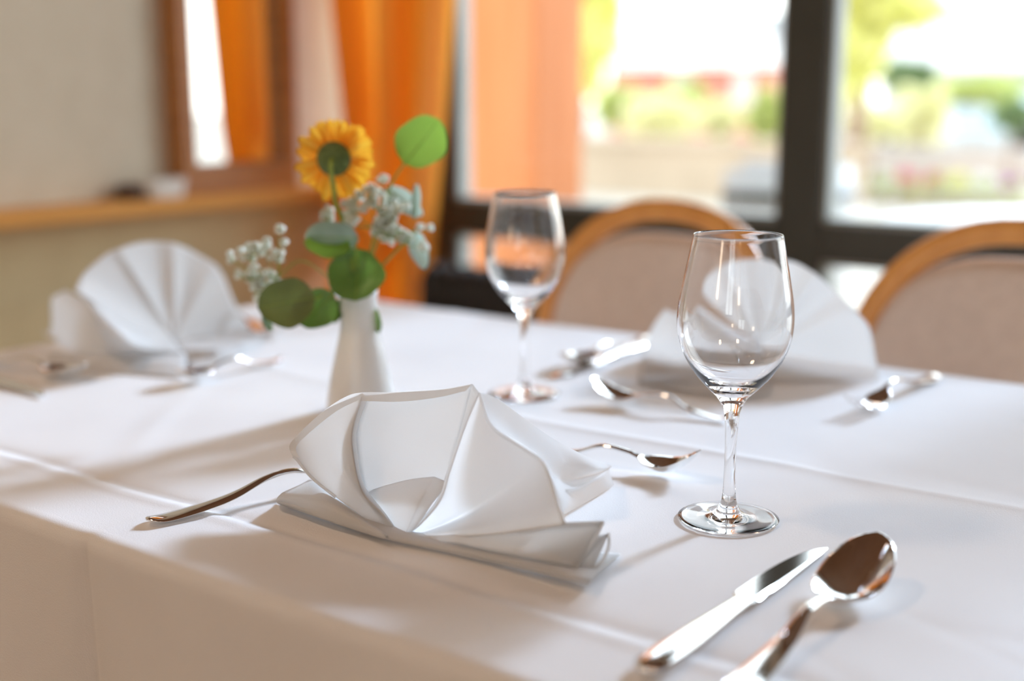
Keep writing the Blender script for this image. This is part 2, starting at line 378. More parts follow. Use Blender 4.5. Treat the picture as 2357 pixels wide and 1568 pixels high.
def tablecloth():
    drop, r = .25, .010
    def axis(a0, a1, fine):
        L_ = [-drop, -.2, -.13, -.08, -.05, -.03, -.018, -.012, -.008, -.004]
        return np.array([a0 + v for v in L_] + list(np.arange(a0, a1, fine)) + [a1] + [a1 - v for v in L_[::-1]])
    ua, va = axis(TX0, TX1, .004), axis(TY0, TY1, .004)
    U, V = np.meshgrid(ua, va, indexing='ij')
    def over(A, lo, hi):   # how far past the edge, and which side
        return np.where(A < lo, lo - A, np.where(A > hi, A - hi, 0)), np.where(A < lo, -1, np.where(A > hi, 1, 0))
    du, su = over(U, TX0, TX1); dv, sv = over(V, TY0, TY1)
    def bend(d):           # rounded edge: sideways and downwards travel
        ang = np.clip(d / r, 0, math.pi / 2)
        return r * np.sin(ang), r * (1 - np.cos(ang)) + np.maximum(0, d - r * math.pi / 2)
    hu, zu = bend(du); hv, zv = bend(dv)
    X = np.clip(U, TX0, TX1) + su * hu; Y = np.clip(V, TY0, TY1) + sv * hv
    Z = TZ - np.maximum(zu, zv)
    both = np.minimum(du, dv)                 # corner fold swings out
    X += su * both * .35; Y += sv * both * .35
    top = np.clip(1 - (du + dv) / .03, 0, 1)
    # pressed creases: two along the table, two across (valley or ridge with a sharp bottom)
    def crease(c, w, h): return h * np.exp(-np.abs(c) / w)
    wob = .0022 * np.sin(U * 7.1) + .0012 * np.sin(U * 19)
    Z += top * (crease(V - .583 - wob * .7, .007, -.0026) + .0014 * np.exp(-((V - .569 - wob) / .006) ** 2))
    Z += top * crease(V - .936 + wob, .008, .0020) * (1 + .4 * np.sin(U * 9))
    Z += top * crease(U + .727, .006, .0012) * np.clip((.66 - V) / .05, 0, 1) + top * crease(U + .885, .006, -.0012) * np.clip((.64 - V) / .04, 0, 1)
    Z += top * crease(U + .30, .009, .0010) * np.clip((V - .95) / .1, 0, 1)
    # soft wrinkles
    rg = np.random.default_rng(11); wr = np.zeros_like(Z)
    for _ in range(70):
        cx, cy_, an = rg.uniform(TX0, TX1), rg.uniform(TY0, TY1), rg.normal(.0, .55) + (0 if rg.random() < .7 else 1.2)
        ln, wd, h = rg.uniform(.04, .16), rg.uniform(.006, .02), rg.normal(0, .0007)
        a = (U - cx) * math.cos(an) + (V - cy_) * math.sin(an); b = -(U - cx) * math.sin(an) + (V - cy_) * math.cos(an) + 1.2 * a * a * rg.normal(0, .5)
        wr += h * np.exp(-(a / ln) ** 2 - (b / wd) ** 2)
    wr += .0005 * np.sin(U * 31 + 2 * np.sin(V * 9)) * np.sin(V * 23 + 1.5 * np.sin(U * 7))
    Z += top * wr
    # hanging part ripples
    hang = np.clip((np.maximum(du, dv) - .02) / .2, 0, 1)
    rip = .012 * np.sin(U * 13 + .5) + .006 * np.sin(U * 29 + 1) - .010 * np.exp(-np.abs(U + .737) / .010) * 1.2 + .008 * np.exp(-((U + .60) / .05) ** 2)
    Y += np.where(sv != 0, sv * hang * (rip + .012), 0)
    Y += np.where(sv < 0, np.clip(dv / .02, 0, 1) * .0045 * np.exp(-np.abs(U + .732) / .006), 0)
    ripu = .012 * np.sin(V * 14 + .5) + .006 * np.sin(V * 31)
    X += np.where(su != 0, su * hang * (ripu + .012), 0)
    n, m = U.shape
    me = bpy.data.meshes.new('tablecloth')
    co = np.stack([X, Y, Z], -1).reshape(-1, 3); co[:, 0] += .54; co[:, 1] -= .93; co[:, 2] -= TZ
    idx = np.arange(n * m).reshape(n, m)
    q = np.stack([idx[:-1, :-1], idx[1:, :-1], idx[1:, 1:], idx[:-1, 1:]], -1).reshape(-1, 4)
    me.vertices.add(n * m); me.vertices.foreach_set('co', co.ravel())
    me.loops.add(q.size); me.loops.foreach_set('vertex_index', q.ravel())
    me.polygons.add(len(q)); me.polygons.foreach_set('loop_start', np.arange(len(q)) * 4); me.polygons.foreach_set('loop_total', np.full(len(q), 4))
    me.update(); me.validate()
    return link('tablecloth', me, M['linen'], None, (-.54, .93, TZ))
tag(tablecloth(), 'white pressed tablecloth with fold creases spread over the long table', 'tablecloth')
TT = TZ + .0006                              # things rest here

# ------------------------------------------------------------------ cutlery (local: +y from handle end to tip, z up from the table)
def interp(x, pts):
    xs, ys = zip(*pts); return float(np.interp(x, xs, ys))
def smooth_interp(x, pts):
    for (a, va), (b, vb) in zip(pts, pts[1:]):
        if x <= b:
            t = max(0, (x - a) / (b - a)); t = t * t * (3 - 2 * t); return va + (vb - va) * t
    return pts[-1][1]
def profile(pts, s):
    P = [Vector((a, b, 0)) for a, b in pts]
    C = cr(P, 200); xs = [c.x for c in C]; ys = [c.y for c in C]
    return float(np.interp(s, xs, ys))
def ring_section(y, zc, w, t, dish, power=.5, k=9):
    """closed ring across the piece: width w, thickness t, dished by `dish`"""
    us = [math.sin(math.pi / 2 * (2 * i / (k - 1) - 1)) for i in range(k)]
    top = [Vector((w / 2 * u, y, zc - dish * (1 - u * u) + t / 2 * (1 - u * u) ** power)) for u in us]
    botm = [Vector((w / 2 * u, y, zc - dish * (1 - u * u) - t / 2 * (1 - u * u) ** power)) for u in us[1:-1]]
    return top + botm[::-1]
def handle_rings(s0, s1, zpts, wpts, tpts, n=40):
    R = []
    for i in range(n):
        q = i / (n - 1); s = s0 + (s1 - s0) * q
        w = profile(wpts, s)
        if s - s0 < .010: w *= math.sqrt(max(.02, 1 - (1 - (s - s0) / .010) ** 2))
        R.append(ring_section(s, profile(zpts, s), w, profile(tpts, s), 0, .8))
    return R
def spoon(name, label, x, y, rz, L_=.195, bw=.041, bl=.066, group=None, tilt=1.):
    t = thing(name, label, 'spoon', (x, y, TT), rz, group)
    k = L_ / .195; nk = L_ - bl
    rim = [(0, .006), (.018 * k, .0035), (.06 * k, .008), (nk - .035, .0165), (nk - .012, .0155), (nk, .0125), (nk + .012, .0118), (nk + .03, .0135), (L_, .0205 * tilt)]
    wd = [(0, .0165 * k), (.018 * k, .0185 * k), (.05 * k, .0145 * k), (nk - .04, .0075 * k), (nk - .012, .0062), (nk, .0078)]
    th = [(0, .0022), (.05 * k, .003), (nk - .03, .0042), (nk, .0036)]
    R = handle_rings(0, nk, rim, wd, th)
    mb = MB(); mb.rings(R, True, False); mb.mk('handle', M['steel'], t)
    R2 = [R[-1]]
    for i in range(1, 30):
        q = i / 29; a = q * math.pi; s = nk + bl * (1 - math.cos(a)) / 2
        f = (s - nk) / bl
        w = bw * math.sqrt(max(0, 1 - (2 * f ** .92 - 1) ** 2)) * (1.0 + .06 * (.5 - f))
        w = max(w, .0078 * max(0, 1 - f * 12), .0002)
        d = .0098 * (math.sin(math.pi * min(1, f * 1.02) ** .9) ** .7 if f < .98 else 0) * bw / .041
        R2.append(ring_section(s, profile(rim, s), w, .0017 + .0019 * max(0, 1 - f * 5), d, .35))
    mb = MB(); mb.rings(R2, False, True); mb.mk('bowl', M['steel'], t)
    return t
def fork(name, label, x, y, rz, L_=.195, group=None, flip=False):
    t = thing(name, label, 'fork', (x, y, TT), rz, group)
    nk, pl = L_ - .078, L_ - .046
    rim = [(0, .0055), (.018, .0035), (.06 * L_ / .195, .008), (nk - .03, .0175), (nk - .008, .0195), (nk + .010, .014), (pl, .0058), (pl + .012, .0045), (L_ - .012, .0125), (L_, .0205)]
    wd = [(0, .0165), (.018, .0195), (.05, .0165), (nk - .03, .0080), (nk, .0062)]
    th = [(0, .0022), (.05, .0046), (nk - .03, .0046), (nk, .0036)]
    R = handle_rings(0, nk, rim, wd, th)
    for i in range(1, 14):
        s = nk + (pl - nk) * i / 13
        R.append(ring_section(s, profile(rim, s), smooth_interp(s, [(nk, .0062), (nk + .022, .0245), (pl, .0252)]), .0024, .0022 * i / 13, .5))
    mb = MB(); mb.rings(R); mb.mk('handle', M['steel'], t)
    for i in range(4):
        xo = -.0101 + i * .00673; R = []
        for j in range(10):
            s = pl - .002 + (L_ - pl + .002) * j / 9; w = .0052 * (1 - .40 * j / 9)
            R.append([v + Vector((xo, 0, 0)) for v in ring_section(s, profile(rim, s) - .0022 * (1 - (xo / .0126) ** 2), w, .0026 * (1 - .35 * j / 9), 0, .5, 5)])
        mb = MB(); mb.rings(R); mb.mk('tine', M['steel'], t)
    return t
def knife(name, label, x, y, rz, L_=.236, group=None):
    t = thing(name, label, 'knife', (x, y, TT), rz, group); hl = .118 * L_ / .236
    R = []
    for i in range(44):
        s = hl * i / 43
        w = profile([(0, .0185), (.02, .0205), (.05, .0185), (hl - .02, .0135), (hl - .003, .0135), (hl, .0140)], s)
        h = profile([(0, .0075), (.02, .0092), (.05, .0088), (hl - .02, .0070), (hl, .0058)], s)
        if s < .012: q = math.sqrt(max(.03, 1 - (1 - s / .012) ** 2)); w *= q; h *= .55 + .45 * q
        R.append(ring_section(s, .0048, w, h, 0, .62, 11))
    mb = MB(); mb.rings(R); mb.mk('handle', M['steel'], t)
    R = []; bl = L_ - hl
    for i in range(40):
        f = i / 39; s = hl + bl * f
        # left edge = the cutting side with a belly, right edge = straight back, small shoulder at the bolster
        le = -profile([(0, .0066), (.035, .0072), (.045, .0098), (.10, .0108), (.35, .0118), (.6, .0108), (.8, .0076), (.93, .0030), (1, -.0035)], f)
        re = profile([(0, .0066), (.035, .0072), (.045, .0078), (.3, .0076), (.7, .0062), (.9, .0050), (1, .0046)], f)
        m_, hw = (le + re) / 2, max((re - le) / 2, .0004); th = .0030 * (1 - .55 * f)
        bev = .74
        z0 = .0046 - .0018 * f
        R.append([Vector((m_ - hw, s, z0)), Vector((m_ - hw * bev, s, z0 + th / 2)), Vector((m_ + hw * bev, s, z0 + th / 2)), Vector((m_ + hw, s, z0)), Vector((m_ + hw * bev, s, z0 - th / 2)), Vector((m_ - hw * bev, s, z0 - th / 2))])
    mb = MB(); mb.rings(R); mb.mk('blade', M['steel'], t, smooth=False)
    return t
# front place setting
knife('table_knife', 'steel table knife with bright blade lying in the front right corner', -.3035, .532, math.radians(-1.0))
spoon('table_spoon', 'large steel soup spoon beside the knife, at the right front edge', -.2545, .540, math.radians(-.3), .205, .0435, .077, tilt=1.45)
fork('table_fork', 'steel fork left of the front napkin, handle pointing to the table edge', -.711, .529, math.radians(-16.5), .203)
spoon('dessert_spoon', 'small steel dessert spoon half hidden behind the front napkin', -.602, .842, math.radians(-90 + 5), .165, .034, .054, tilt=1.3)
# window side setting (diner looks towards -y)
knife('table_knife', 'gleaming steel knife lying left of the window-side napkin, in front of a spoon', -.744, 1.305, math.radians(182), .225)
spoon('table_spoon', 'steel soup spoon behind the window-side knife, bowl near the far glass stem', -.764, 1.338, math.radians(185), .218, .042, .070)
fork('table_fork', 'steel fork right of the window-side napkin, tines towards us', -.402, 1.338, math.radians(177), .214)
spoon('dessert_spoon', 'steel dessert spoon before the window-side napkin, just left of the near glass stem', -.500, 1.035, math.radians(92), .150, .033, .052, tilt=1.2)
# left end setting (diner looks towards +x)
knife('table_knife', 'steel knife at the far left table edge, cut by the picture border', -1.345, .722, math.radians(-92), .236)
spoon('table_spoon', 'steel soup spoon at the far left border, above the knife', -1.335, .762, math.radians(-86), .205, .041, .068)
spoon('dessert_spoon', 'steel dessert spoon in front of the left napkin, bowl to the left', -1.040, .975, math.radians(180), .155, .033, .052)
fork('table_fork', 'steel fork right of the left napkin, below the green leaves', -1.335, 1.080, math.radians(-90))

# ------------------------------------------------------------------ wine glasses
def wine_glass(label, x, y, sc=1.):
    t = thing('wine_glass', label, 'glass', (x, y, TT), 0, 'stemmed wine glasses on the table')
    outer = [(.0, .0), (.030, .0), (.0355, .0004), (.0365, .0012), (.0357, .0019), (.028, .0024), (.018, .0032), (.0105, .0056), (.0064, .0120), (.0048, .020), (.0042, .040), (.0043, .060), (.0052, .076),
             (.0068, .084), (.0110, .0915), (.0180, .0985), (.0270, .1085), (.0345, .1205), (.0392, .1330), (.0410, .1460), (.0402, .1600), (.0375, .1760), (.0340, .1930), (.0312, .2075)]
    rim = [(.0311, .2082), (.0307, .2086), (.0303, .2083), (.0302, .2075)]
    inner = [(.0330, .1930), (.0365, .1760), (.0392, .1600), (.0400, .1460), (.0382, .1332), (.0334, .1210), (.0256, .1100), (.0160, .1020), (.0070, .0980), (.0, .0968)]
    prof = outer + rim + inner
    # smooth the profile
    C = cr([Vector((r, z, 0)) for r, z in outer], 90) + [Vector((r, z, 0)) for r, z in rim] + cr([Vector((r, z, 0)) for r, z in [(.0302, .2075)] + inner], 50)[1:]
    C = [Vector((max(c.x, 0), max(c.y, 0), 0)) for c in C]
    nr = []
    for i in range(len(C)):
        d = C[min(i + 1, len(C) - 1)] - C[max(i - 1, 0)]; nr.append(Vector((d.y, -d.x)).normalized())
    i1 = min(range(80), key=lambda i: abs(C[i].y - .0120) + (0 if C[i].x < .01 else 1)); i2 = min(range(90), key=lambda i: abs(C[i].y - .084))
    k = 72
    for nm, a, b in (('foot', 0, i1), ('stem', i1, i2), ('bowl', i2, len(C) - 1)):
        vs, fs, ns = [], [], []
        for i in range(a, b + 1):
            for j in range(k):
                an = 2 * math.pi * j / k; vs.append((C[i].x * math.cos(an) * sc, C[i].x * math.sin(an) * sc, C[i].y * sc)); ns.append((nr[i].x * math.cos(an), nr[i].x * math.sin(an), nr[i].y))
        for i in range(b - a):
            for j in range(k):
                jj = (j + 1) % k; fs.append((i * k + j, i * k + jj, (i + 1) * k + jj, (i + 1) * k + j))
        me = mesh(nm, vs, fs); o = link(nm, me, M['glass'], t)
        me.normals_split_custom_set_from_vertices(ns)
    return t
wine_glass('clear empty wine glass standing in front on the right, nearest to us', -.380, .789)
wine_glass('clear empty wine glass further back, between the flower vase and the chair', -.722, 1.012)

# ------------------------------------------------------------------ front napkin
def leaning(p, n):
    return lambda x, y, off=0.: on_plane(x, y, Vector(p) + Vector(n).normalized() * off, n)
def napkin(name, label, org, sheets, hems=(), base=(), tail=(), rolls=(), wing=()):
    t = thing(name, label, 'napkin', (org[0], org[1], TT), 0, 'folded white napkins')
    for nm, sh, th in (('fan', sheets, .0007), ('folded_base', base, .0012), ('fan_wing', wing, 0), ('tail', tail, 0)):
        if not sh: continue
        mb = MB()
        for curves, sharp in sh: add_sheet(mb, curves, sharp)
        for v in mb.v: v.z = max(v.z, TZ + .0016)                # nothing sinks into the table
        mb.mk(nm, M['napkin_single' if nm == 'tail' else 'napkin'], t, org=(org[0], org[1], TT), solid=th, weld=True)
    for pts in rolls:
        mb = MB(); mb.tube(cr(pts, 40), .0011, 8); mb.mk('rolled_edge', M['napkin_single'], t, org=(org[0], org[1], TT))
    for a, b in hems:
        mb = MB(); A, B = cr(a, 60), cr(b, 60); mb.grid([A, [p.lerp(q, .5) for p, q in zip(A, B)], B]); mb.mk('hem', M['hem'], t, org=(org[0], org[1], TT))
    return t
C0 = atz(925, 1234)
fn = (0, -1, .34)                                    # fan leans back, away from its diner
f = leaning((C0.x, C0.y, TZ), fn)                    # f(px, py, off): off > 0 comes towards the diner
T = lambda x, y, h=.002: atz(x, y, TZ + h)
c = lambda x=925, y=1232, off=.001: f(x, y, off)
fan = [
    [c(905, 1233), f(886, 1226, .004), f(772, 1144, .010), f(718, 1100, .014), f(688, 1064, .017), f(676, 1051, .018)],
    [c(906, 1233), f(887, 1222, .004), f(775, 1134, .009), f(722, 1082, .012), f(682, 1042, .016), f(667, 1030, .017)],
    [c(909, 1233), f(890, 1216, .004), f(784, 1112, .008), f(738, 1050, .009), f(700, 1004, .010), f(684, 1004, .010)],
    [c(918, 1230), f(880, 1183, .009), f(832, 1130, .013), f(812, 1040, .014), f(812, 985, .011), f(836, 904, .004)],      # fold 1 (forward)
    [c(922, 1230), f(884, 1176, -.004), f(838, 1118, -.008), f(822, 1040, -.003), f(822, 985, .0), f(852, 903, .001)],
    [f(905, 1128, -.011), f(905, 1070, -.014), f(908, 980, -.010), f(912, 903, -.004)],
    [f(975, 1106, -.013), f(985, 1060, -.013), f(1000, 980, -.010), f(1018, 896, -.004)],
    [c(938, 1229), f(970, 1197, -.004), f(1010, 1144, -.006), f(1030, 1085, -.006), f(1062, 985, -.004), f(1088, 884, -.002)],
    [c(940, 1230), f(972, 1203, .007), f(1014, 1152, .012), f(1036, 1085, .012), f(1070, 985, .010), f(1104, 905, .006)],   # fold 2 (forward)
    [c(944, 1231), f(1000, 1196, .006), f(1060, 1130, .008), f(1100, 1050, .008), f(1131, 980, .006)],
    [c(948, 1232), f(1020, 1198, .002), f(1090, 1150, .001), f(1160, 1080, .003), f(1196, 1027, .004)],
    [c(952, 1233), f(1030, 1204, -.003), f(1110, 1165, -.004), f(1190, 1110, .0), f(1246, 1062, .004)],
    [c(952, 1234), f(1040, 1214, .002), f(1120, 1190, .005), f(1200, 1150, .006), f(1268, 1110, .006)],
    [c(952, 1235), f(1040, 1224, .007), f(1130, 1210, .011), f(1210, 1190, .012), f(1284, 1167, .010)],
    [c(952, 1236), f(1040, 1236, .008), f(1130, 1230, .013), f(1210, 1220, .014), f(1299, 1207, .013)],
]
fan.insert(3, [c(912, 1232), f(893, 1212, .005), f(800, 1095, .007), f(775, 1020, .007), f(757, 970, .006), f(750, 944, .006)])
m0 = [f(842, 1140, -.009), f(830, 1090, -.006), f(822, 1040, -.003), f(822, 985, .0), f(852, 903, .001)]
mid = [m0, fan[6], fan[7], [f(1034, 1118, -.007), f(1040, 1060, -.006), f(1062, 985, -.004), f(1088, 884, -.002)]]      # middle panel
pl = [  # low pleats at the right of the fan
    fan[-1],
    [T(952, 1237, .004), T(1060, 1232, .014), T(1180, 1226, .024), T(1290, 1214, .030), T(1388, 1203, .030)],
    [T(952, 1240, .002), T(1060, 1252, .010), T(1160, 1275, .010), T(1250, 1294, .010), T(1326, 1308, .009)],
    [T(956, 1242, .002), T(1070, 1252, .007), T(1190, 1262, .013), T(1300, 1248, .020), T(1401, 1229, .021)],
    [T(956, 1244, .001), T(1070, 1264, .004), T(1180, 1288, .006), T(1280, 1306, .006), T(1362, 1316, .006)],
]
low = [  # bottom layers: crease line lies along the table, layer runs back under the fan
    [T(640, 1158, .0006), T(760, 1200, .0006), T(884, 1240, .0006), T(1040, 1276, .0006), T(1200, 1312, .0006), T(1354, 1350, .0006)],
    [T(638, 1154, .008), T(760, 1196, .007), T(884, 1237, .005), T(1040, 1266, .006), T(1200, 1300, .008), T(1357, 1340, .009)],
    [T(652, 1142, .009), T(772, 1180, .010), T(900, 1222, .006), T(1050, 1256, .007), T(1220, 1288, .008), T(1372, 1322, .008)],
    [T(720, 1118, .002), T(810, 1150, .002), T(930, 1195, .002), T(1090, 1230, .002), T(1270, 1262, .002), T(1428, 1276, .002)],
]
lobe = [  # left lobe: a soft roll between the bottom crease and the fan
    [T(884, 1240, .004), T(800, 1214, .005), T(720, 1187, .006), T(640, 1158, .003)],
    [T(887, 1237, .007), T(800, 1200, .010), T(718, 1166, .012), T(637, 1150, .009)],
    [T(890, 1234, .008), T(806, 1186, .014), T(730, 1148, .018), T(650, 1136, .014)],
    [f(892, 1232, .003), f(800, 1166, .004), f(735, 1118, .004), T(690, 1118, .012)],
    [f(888, 1226, .001), f(800, 1160, -.006), f(745, 1112, -.012), T(712, 1106, .004)],
]
inner = [  # short pleat peeping out of the middle
    [c(922, 1229, .004), f(895, 1195, -.001), f(868, 1165, -.004), f(836, 1136, -.010)],
    [c(926, 1229, .004), f(905, 1190, .003), f(890, 1150, .001), f(882, 1120, -.009)],
    [c(930, 1229, .005), f(930, 1190, .006), f(940, 1145, .004), f(946, 1104, -.008)],
    [c(934, 1229, .006), f(948, 1196, .009), f(972, 1146, .008), f(1000, 1098, -.006)],
    [c(940, 1230, .004), f(965, 1204, .005), f(998, 1156, .003), f(1034, 1112, -.004)],
]
pk = fan[9][-1]
back_low = T(1300, 1186, .001)
e = lambda i: fan[i][-1]
tip_t, tip_b = atz(1409, 1074, TZ + .017), T(1413, 1118, .001)
ridge = [pk, aty(1142, 916, pk.y + .012), aty(1211, 966, pk.y + .040), aty(1280, 1014, pk.y + .068), aty(1350, 1050, pk.y + .092), tip_t]
tail = [
    ridge,
    [e(10) + Vector((0, .002, 0)), aty(1180, 1005, pk.y + .018), aty(1240, 1042, pk.y + .040), aty(1310, 1066, pk.y + .066), aty(1372, 1078, pk.y + .085), tip_t + Vector((-.0006, -.001, -.0006))],
    [e(12) + Vector((0, .002, 0)), aty(1262, 1085, .690), aty(1300, 1105, .712), aty(1340, 1100, .738), aty(1380, 1090, .765), tip_t + Vector((-.001, -.002, -.0012))],
    [e(14) + Vector((0, .003, -.001)), aty(1294, 1132, .685), aty(1320, 1126, .708), aty(1350, 1112, .735), aty(1385, 1096, .766), tip_t + Vector((-.0012, -.003, -.0022))],
    [back_low, T(1325, 1172, .001), T(1350, 1158, .001), T(1375, 1144, .001), T(1398, 1130, .001), tip_b],
]
def inset(P, tow, d=.0072, out=.0008):
    n = Vector(fn).normalized(); R = []
    for p in P:
        v = (tow - p); v -= n * v.dot(n); R.append(p + v.normalized() * d + n * out)
    return R
hem_o = [e(0), e(1), e(2), e(3), f(799, 913, .005), e(4), e(6), e(7), e(8)]
nrm = Vector(fn).normalized()
edge_rolls = [[e(9), e(10), e(11), e(12), e(13), e(14), e(15)], [e(15)] + [T(1340, 1205, .0315), T(1388, 1203, .030)], [T(1388, 1203, .030), T(1372, 1235, .024), T(1346, 1278, .014), T(1326, 1308, .009)],
              [T(1401, 1229, .021), T(1401, 1258, .016), T(1386, 1292, .010), T(1362, 1316, .006)], [e(0), f(683, 1058, .0175), f(718, 1100, .0145), f(772, 1144, .0105)]]
hemA = [p + nrm * .0008 for p in cr(hem_o, 40)]
hemB = inset(cr(hem_o, 40), f(900, 1090, 0))
napkin('napkin', 'white napkin folded into an open fan at the front centre, nearest to us', (C0.x, C0.y),
       [(fan[:6], (4, 5)), (mid, ()), (fan[8:10], ()), (inner, (3,))], [(hemA, hemB)], [(pl, (1, 2, 3)), (low, (1,)), (lobe, ())], [(tail, (3,))], edge_rolls, [(fan[9:], ())])

# ------------------------------------------------------------------ left napkin
C1 = atz(400, 800)
ln = (1, .22, .34)
g = leaning((C1.x, C1.y, TZ), ln)
k1 = lambda off=.0: g(400, 782, off)
o1 = [(171, 668, .010), (193, 629, .006), (245, 584, .0), (272, 573, .005), (310, 560, -.003), (355, 556, -.006), (400, 559, .004), (440, 576, -.005), (497, 610, .006), (516, 639, .0), (532, 680, -.003), (557, 728, -.003), (590, 762, .002)]
fan1 = []
for (x, y, o) in o1:
    mx, my = .5 * (x + 400), .5 * (y + 782)
    fan1.append([k1(.001), g(.25 * x + .75 * 400, .25 * y + .75 * 782, o * .45), g(mx, my, o * .85), g(.75 * x + .25 * 400, .75 * y + .25 * 782, o), g(x, y, o * .8)])
fan1[0] = [k1(.004), g(348, 771, .022), g(290, 748, .032), g(226, 706, .034), g(171, 668, .026)]
S = lambda x, y, h=.002: atz(x, y, TZ + h)
lip1 = [[g(180, 676, .012), g(226, 706, .034), g(290, 748, .032), g(348, 771, .022), k1(.004)],
        [g(205, 705, .030), g(236, 745, .044), S(292, 786, .040), S(350, 800, .024), S(410, 800, .016)],
        [S(240, 790, .030), S(254, 811, .018), S(312, 813, .017), S(366, 813, .016), S(426, 813, .013)]]
body1 = [[k1(.003), g(470, 782, .004), g(530, 775, .003), g(590, 764, .002)],
         [S(412, 806, .012), S(480, 806, .014), S(540, 796, .012), S(600, 775, .004)],
         [S(428, 826, .006), S(490, 822, .007), S(550, 808, .006), S(612, 782, .001)],
         [S(433, 862, .001), S(495, 848, .001), S(560, 822, .001), S(616, 788, .001)]]
w1 = leaning(S(253, 811, .017), (-.30, -1, .12))
tail1 = [[w1(101, 813, -.004), w1(106, 790, -.006), w1(119, 745, -.006), w1(119, 690, -.004), w1(136, 676, -.006), w1(152, 669, -.010)],
         [w1(150, 813, .0), w1(152, 790, -.001), w1(160, 750, .0), w1(164, 712, .002), w1(166, 690, .0), w1(170, 678, -.006)],
         [w1(205, 812, .0), w1(205, 790, -.002), w1(202, 760, -.003), w1(198, 725, -.003), w1(194, 702, -.004), w1(190, 688, -.008)],
         [w1(254, 811, .0), w1(246, 790, .0), w1(237, 760, .0), w1(232, 735, .0), w1(228, 718, -.002), w1(224, 706, -.006)]]
base1 = [[S(106, 812, .016), S(220, 812, .016), S(330, 813, .014), S(428, 814, .012)],
         [S(108, 822, .014), S(225, 826, .013), S(335, 830, .012), S(430, 834, .010)],
         [S(125, 850, .001), S(235, 858, .001), S(335, 866, .001), S(420, 872, .001)]]
napkin('napkin', 'white napkin in a shell fan at the left end of the table', (C1.x, C1.y),
       [(fan1, (3, 6, 8)), (lip1, ()), (body1, ()), (tail1, (2,)), (base1, (1,))])

# ------------------------------------------------------------------ window-side napkin
C2 = atz(1753, 840)
wn = (0, -1, -.25)
h = leaning((C2.x, C2.y, TZ), wn)
k2 = lambda off=0.: h(1755, 806, off)
o2 = [(1598, 672, .014), (1604, 641, .010), (1637, 618, .004), (1675, 603, -.008), (1712, 596, .012), (1770, 595, -.002), (1828, 603, -.012), (1877, 629, .010), (1919, 667, -.004), (1960, 705, .006), (1994, 742, .004), (2005, 766, .002), (2014, 815, .0), (2021, 850, .0)]
fan2 = []
for (x, y, o) in o2:
    fan2.append([k2(.001)] + [h(1755 + (x - 1755) * q, 806 + (y - 806) * q, o * (1.1 if q < 1 else .8) * q ** .5) for q in (.25, .5, .75, 1.)])
bot2 = [fan2[-1], [h(1756, 815, .006), h(1830, 838, .012), h(1890, 850, .012), h(1960, 860, .010), h(2022, 862, .004)],
        [S(1772, 878, .003), S(1840, 878, .003), S(1900, 878, .002), S(1960, 878, .002), S(2026, 878, .001)]]
tail2 = [[S(1470, 880, .001), h(1480, 830, .05), h(1492, 776, .045), h(1510, 740, .040), h(1532, 711, .034)],
         [S(1560, 896, .004), h(1540, 840, .062), h(1545, 790, .056), h(1550, 750, .048), h(1556, 722, .036)],
         [S(1640, 905, .006), h(1630, 850, .060), h(1620, 800, .050), h(1600, 745, .040), h(1578, 706, .030)],
         [S(1720, 912, .006), h(1715, 870, .050), h(1700, 830, .040), h(1680, 790, .030), h(1605, 712, .020)],
         [S(1775, 905, .002), h(1768, 870, .030), h(1760, 840, .020), h(1756, 820, .010), k2(.004)]]
napkin('napkin', 'white napkin in a fan at the window side, behind the near wine glass', (C2.x, C2.y),
       [(fan2, (4, 7)), (bot2, ()), (tail2, (2,))])

# ------------------------------------------------------------------ bud vase
VX, VY = -.8090, .860
vase = MB()
vp = [(0, 0), (.031, 0), (.0330, .002), (.0335, .008), (.0310, .026), (.0265, .048), (.0213, .070), (.0192, .080), (.0185, .085), (.0181, .098), (.0180, .112), (.0184, .1185), (.0188, .1205), (.0174, .1212), (.0162, .119), (.0160, .100), (.0163, .085), (.018, .070), (.0225, .048), (.028, .012), (0, .006)]
C = cr([Vector((r, z, 0)) for r, z in vp], 110); vase.lathe([(max(0, v.x), max(v.y, 0)) for v in C], 56)
tag(vase.mk('bud_vase', M['porcelain'], None, (VX, VY, TT)), 'small white porcelain bud vase holding the flowers', 'vase')
NECK = Vector((VX, VY, TT + .1185))
vpl = lambda x, y, off=0.: on_plane(x, y, (VX, VY, 0) + FWD * 0 - FWD * off if False else Vector((VX, VY, TZ + .2)) - FWD * off, FWD)   # off > 0: nearer to us

# ------------------------------------------------------------------ flowers
M['petal'] = translucent(mat('yellow_orange_petal', (.85, .36, .02), .6), .4, (1, .60, .05))
_t = M['petal'].node_tree
_a = _t.nodes.new('ShaderNodeTexCoord'); _s = _t.nodes.new('ShaderNodeSeparateXYZ'); _r = _t.nodes.new('ShaderNodeValToRGB')
_t.links.new(_a.outputs['UV'], _s.inputs[0]); _t.links.new(_s.outputs['X'], _r.inputs[0]); _t.links.new(_r.outputs[0], bsdf(M['petal']).inputs['Base Color'])
_r.color_ramp.elements[0].color = (.88, .38, .025, 1); _r.color_ramp.elements[1].color = (.88, .38, .025, 1)
_e = _r.color_ramp.elements.new(.5); _e.color = (.93, .68, .12, 1); _r.color_ramp.elements[0].position = .08; _r.color_ramp.elements[-1].position = .92
M['calyx'] = noise_color(mat('calyx_green', (.10, .15, .035), .7), (.07, .11, .025), (.15, .21, .06), 180)
M['stem'] = noise_color(mat('stem_green', (.25, .34, .04), .5), (.2, .3, .04), (.3, .38, .06), 60)
M['leaf'] = translucent(noise_color(mat('leaf_green', (.11, .19, .06), .45), (.09, .165, .05), (.13, .22, .075), 40), .22, (.22, .42, .05))
